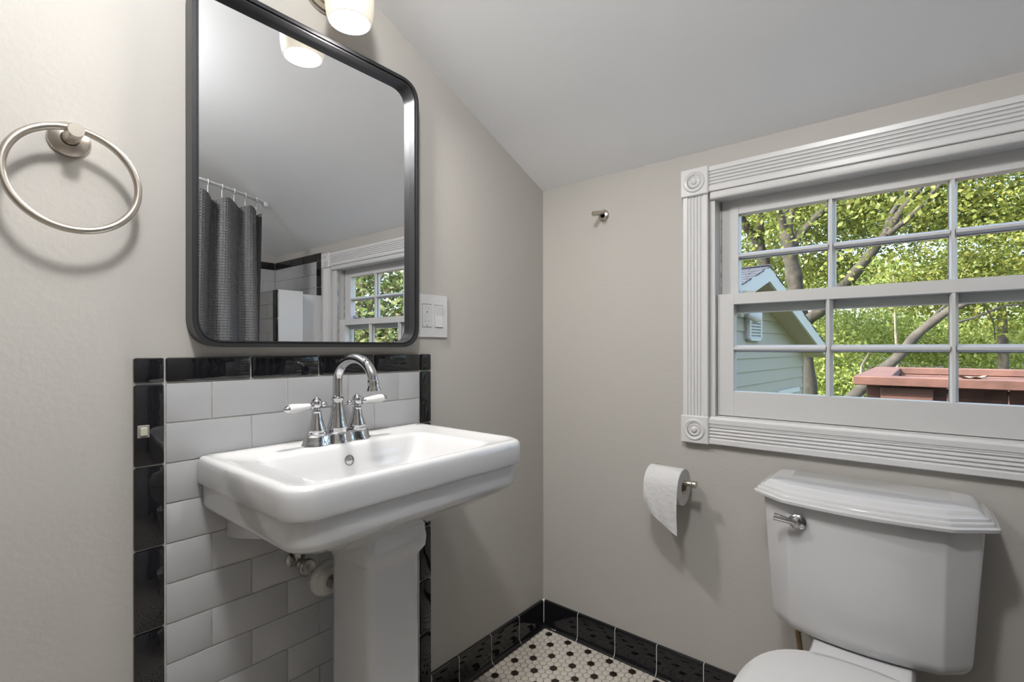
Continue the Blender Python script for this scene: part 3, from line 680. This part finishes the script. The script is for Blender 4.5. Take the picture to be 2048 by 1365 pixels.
MB().box(-60, 60, -60, 60, GRD-.2, GRD).build('ground', m_ground, kind='structure')
def dryleaf(label, loc, sc_, rz):
    vs = []; n_ = 9
    for i in range(n_):
        u = -1+2*i/(n_-1); wd = .35*(1-u*u)**.6+.01
        for v in (-1, 0, 1): vs.append((u*sc_, v*wd*sc_*(1+.25*math.sin(i*2.3)), (.16*u*u+.10*v*v+.05*math.sin(i*1.9+v)+.03)*sc_))
    fs = [(i*3+j, i*3+j+1, i*3+j+4, i*3+j+3) for i in range(n_-1) for j in range(2)]
    q = MB().add(vs, fs, True); q.add([(p[0], p[1], p[2]-.0015) for p in vs], [tuple(reversed(f)) for f in fs], True)
    o = q.build('dry_leaf', m_deadleaf); o.location = loc; o.rotation_euler[2] = rz; o['label'] = label; o['category'] = 'leaf'
dryleaf('curled dry leaf lying on the cap board of the wooden enclosure', (1.30, 1.10, BZ), .05, .2)
dryleaf('curled dry leaf resting on the meeting rail of the upper window sash', (1.105, .098, 1.2495), .038, .1)
MB().box(WX0-.01, WX1+.01, .0835, .125, 1.235, 1.2505).build('storm_rail', m_sash, win)

# ------------------------------------------------------------------ trees
def leaves(name, mat, parent, clusters, size, **kw):
    """clusters: (centre, radii, count); rhombic leaves, random tilt"""
    P = []; S = []
    for c, r, cnt in clusters:
        d = rng.normal(size=(cnt, 3)); d /= np.linalg.norm(d, axis=1)[:, None]
        rad = rng.random(cnt)**(1/2.2)
        P.append(np.array(c)+d*rad[:, None]*np.array(r)); S.append(size*(.6+.8*rng.random(cnt)))
    P = np.vstack(P); S = np.concatenate(S); N = len(P)
    a = rng.normal(size=(N, 3)); a /= np.linalg.norm(a, axis=1)[:, None]
    b = np.cross(a, rng.normal(size=(N, 3))); b /= np.linalg.norm(b, axis=1)[:, None]
    V = np.stack([P-a*S[:, None]*.55, P+b*S[:, None]*.32, P+a*S[:, None]*.55, P-b*S[:, None]*.32], 1).reshape(-1, 3)
    off = np.array(parent.location) if parent else np.zeros(3)
    me = bpy.data.meshes.new(name); me.vertices.add(4*N); me.vertices.foreach_set('co', (V-off).ravel().astype(np.float32))
    me.loops.add(4*N); me.loops.foreach_set('vertex_index', np.arange(4*N, dtype=np.int32))
    me.polygons.add(N); me.polygons.foreach_set('loop_start', np.arange(0, 4*N, 4, dtype=np.int32)); me.polygons.foreach_set('loop_total', np.full(N, 4, np.int32))
    me.materials.append(mat); me.update(); me.validate()
    return link(name, me, parent, kind='stuff', **kw)
def smooth_path(pts, n=5):
    pts = [Vector(p) for p in pts]; out = []
    for i in range(len(pts)-1):
        p0, p1, p2, p3 = pts[max(i-1, 0)], pts[i], pts[i+1], pts[min(i+2, len(pts)-1)]
        for k in range(n):
            t = k/n; out.append(.5*((2*p1)+(p2-p0)*t+(2*p0-5*p1+4*p2-p3)*t*t+(3*p1-p0-3*p2+p3)*t**3))
    return out+[pts[-1]]
def limb(mb, px, r0, r1):
    pts = smooth_path([at(*p) for p in px]); n = len(pts)
    mb.tube(pts, [.74*(r0+(r1-r0)*i/(n-1))*(1+.10*math.sin(i*1.7)) for i in range(n)], 10)
def tree(name, label, base, limbs, mat, clusters, lmat, size):
    t = thing(name, label, 'tree', base); mb = MB()
    for px, r0, r1 in limbs: limb(mb, px, r0, r1)
    off = Vector(base); mb.v = [tuple(Vector(p)-off) for p in mb.v]
    mb.build('trunk', mat, t)
    leaves('foliage', lmat, t, clusters, size); return t
def gp(px, t): p = at(px, 700, t); return (p.x, p.y, GRD)
def cl_(px, py, t, r, n): p = at(px, py, t); return ((p.x, p.y, p.z), r, n)
tree('tree', 'thick grey trunk tree with forking limbs rising behind the garage gable', gp(1618, 12.5),
     [([(1624, 905, 12.5), (1613, 760, 12.5), (1602, 650, 12.5), (1589, 560, 12.5), (1578, 500, 12.5), (1572, 460, 12.5)], .30, .20),
      ([(1574, 480, 12.5), (1560, 430, 12.4), (1535, 385, 12.2), (1515, 345, 12)], .13, .05),
      ([(1576, 480, 12.5), (1582, 420, 12.6), (1585, 370, 12.8), (1592, 320, 13)], .13, .06),
      ([(1580, 500, 12.5), (1612, 455, 12.4), (1655, 412, 12.2), (1700, 372, 12), (1760, 345, 11.8), (1830, 330, 11.6)], .15, .05),
      ([(1602, 650, 12.5), (1645, 618, 11.8), (1690, 570, 11.2), (1735, 515, 10.8), (1765, 478, 10.6), (1800, 425, 10.4), (1838, 378, 10.2), (1875, 335, 10)], .20, .06),
      ([(1768, 478, 10.6), (1782, 430, 10.6), (1812, 385, 10.6), (1845, 330, 10.6)], .09, .04),
      ([(1775, 470, 10.5), (1830, 425, 10.2), (1870, 380, 10), (1905, 350, 9.8)], .09, .03),
      ([(1560, 440, 12.4), (1590, 405, 12.3), (1620, 390, 12.3), (1650, 395, 12.3)], .06, .02)],
     m_bark, [cl_(1570, 380, 13.6, (2.0, 1.6, 1.3), 3600), cl_(1700, 340, 13.4, (2.0, 1.6, 1.2), 3600), cl_(1640, 470, 15, (1.5, 1.6, 1.1), 2400), cl_(1800, 420, 13.2, (1.8, 1.6, 1.3), 4200), cl_(1850, 300, 12.5, (2, 1.5, 1), 2400), cl_(1660, 545, 15, (1.2, 1.2, .6), 1300),
              cl_(1620, 400, 11.0, (1.4, .8, .5), 320), cl_(1780, 400, 9.4, (1.2, .7, .6), 300), cl_(1700, 520, 9.8, (.9, .6, .5), 120), cl_(1560, 470, 11.2, (.8, .6, .5), 130), cl_(1850, 340, 9.2, (1.0, .6, .4), 220)], m_leaf, .105)
tree('tree', 'slim leaning tree with mossy diagonal trunk beyond the wooden enclosure', gp(1660, 8.6),
     [([(1650, 860, 8.8), (1700, 800, 8.7), (1755, 750, 8.6), (1795, 715, 8.5), (1832, 672, 8.4), (1885, 630, 8.2), (1935, 605, 8.0), (2000, 575, 7.8), (2090, 545, 7.6)], .15, .05),
      ([(1815, 690, 8.45), (1850, 655, 8.5), (1880, 620, 8.6), (1915, 590, 8.7)], .05, .02),
      ([(1915, 645, 8.1), (1960, 632, 8.0), (2010, 612, 7.9), (2070, 610, 7.8)], .03, .012),
      ([(1960, 595, 7.9), (1985, 640, 8), (1990, 680, 8.2)], .02, .01)],
     m_bark, [cl_(1960, 520, 10.2, (1.7, 1.1, .75), 3300), cl_(2040, 600, 10, (1.4, 1.1, .8), 2400), cl_(1880, 590, 11, (1.2, 1, .5), 1600)], m_leaf, .085)
tree('tree', 'dark twin stemmed tree partly hidden by the garage roof', gp(1520, 14.5),
     [([(1548, 900, 14.5), (1540, 640, 14.5), (1532, 540, 14.5), (1515, 485, 14.4), (1492, 452, 14.3), (1474, 418, 14.2), (1460, 380, 14)], .26, .10),
      ([(1522, 505, 14.4), (1521, 440, 14.3), (1516, 380, 14.3), (1520, 330, 14.3)], .14, .06)],
     m_bark, [cl_(1480, 350, 15.5, (2, 1.8, 1.3), 2200), cl_(1500, 500, 17, (1.6, 1.6, .9), 1800), cl_(1560, 520, 17.5, (1.4, 1.4, .8), 1200)], m_leaf, .11)
tree('tree', 'broad canopy tree with drooping sprays beyond the stained wood enclosure', gp(2000, 12.8),
     [([(2010, 900, 12.8), (2005, 650, 12.8), (1990, 480, 12.8), (1960, 430, 12.6), (1915, 395, 12.4)], .16, .04), ([(1992, 500, 12.8), (2040, 440, 12.6), (2100, 420, 12.6)], .08, .03)],
     m_bark, [cl_(1960, 400, 12, (1.6, 1.4, 1.0), 3200), cl_(2060, 420, 12, (1.6, 1.4, 1.4), 3400), cl_(2000, 320, 12.3, (2, 1.4, .9), 2200), cl_(2150, 500, 12, (1.6, 1.4, 1.6), 2400)], m_leaf, .095)
tree('tree', 'young pale stemmed tree standing in bright green undergrowth', gp(1790, 12.2),
     [([(1796, 880, 12.2), (1794, 720, 12.2), (1791, 660, 12.2), (1789, 600, 12.2), (1786, 540, 12.2)], .055, .02), ([(1725, 800, 13), (1722, 740, 13), (1735, 712, 13), (1744, 690, 13)], .045, .02)],
     m_palebark, [cl_(1790, 600, 13.2, (.9, .8, .55), 900)], m_leafl, .08)
tree('tree', 'leafy tree with brown tipped sprays and pale branches seen in the mirror', (7.6, 4.2, GRD),
     [], m_palebark, [((7.4, 4.2, 1.4), (2.2, 2.2, 1.2), 6500), ((7.2, 4.6, 2.8), (2.0, 2.0, .9), 4000), ((8.5, 3.2, 2.0), (1.8, 1.8, 1.5), 3000), ((6.6, 5.4, 1.6), (1.5, 1.5, 1.4), 2600), ((7.4, 4.2, .2), (1.8, 1.8, .9), 2200)], m_leaft, .10)
mt = [o for o in bpy.data.objects if o.name.startswith('tree') and o.get('label', '').endswith('mirror')][0]
mb = MB(); mb.tube([(0, 0, 0), (.05, 0, 1.2), (-.05, .05, 2.2), (.1, 0, 3.4), (0, .1, 4.6)], [.16, .14, .11, .08, .04], 10)
for p in ([(0, 0, 1.9), (-.5, -.5, 2.3), (-1.1, -.9, 2.6), (-1.7, -1.2, 3.1)], [(0, 0, 2.4), (-.7, .4, 2.7), (-1.3, .8, 2.6)], [(0, 0, 1.7), (-.4, -.9, 2.0), (-.8, -1.7, 2.6)], [(0, 0, 2.8), (-.8, -.3, 3.4), (-1.5, -.4, 4.2)]):
    mb.tube(smooth_path(p, 4), [.05-.035*k/(4*(len(p)-1)) for k in range(4*(len(p)-1)+1)], 8)
old = [c for c in mt.children if c.name.startswith('trunk')][0]; bpy.data.objects.remove(old); mb.build('trunk', m_palebark, mt)
leaves('undergrowth', m_leafl, None, [cl_(1700, 660, 17, (2.6, 2, .9), 5200), cl_(1820, 690, 18, (2.6, 2, 1.0), 5200), cl_(1950, 680, 16, (2.6, 2, 1.0), 5200), cl_(1640, 700, 16, (1.6, 1.5, .8), 2600), cl_(2060, 700, 15, (2.2, 2, 1), 3000), cl_(1700, 790, 16, (2.6, 2, 1.0), 4000), cl_(1900, 590, 19, (2.6, 2, .9), 3000), cl_(1640, 760, 15, (1.3, 1.3, .8), 1800), cl_(1720, 560, 20, (2.4, 2, .9), 2600)], .11,
       label='bright green undergrowth of small leaves filling the space between the trees', category='undergrowth')
leaves('treeline', m_leafl, None, [cl_(px, py, 30, (3.4, 2.5, 1.7), 1300) for px in range(1420, 2300, 90) for py in (430, 560, 680, 800)] , .26,
       label='distant pale green wall of woodland leaves closing the view', category='treeline')
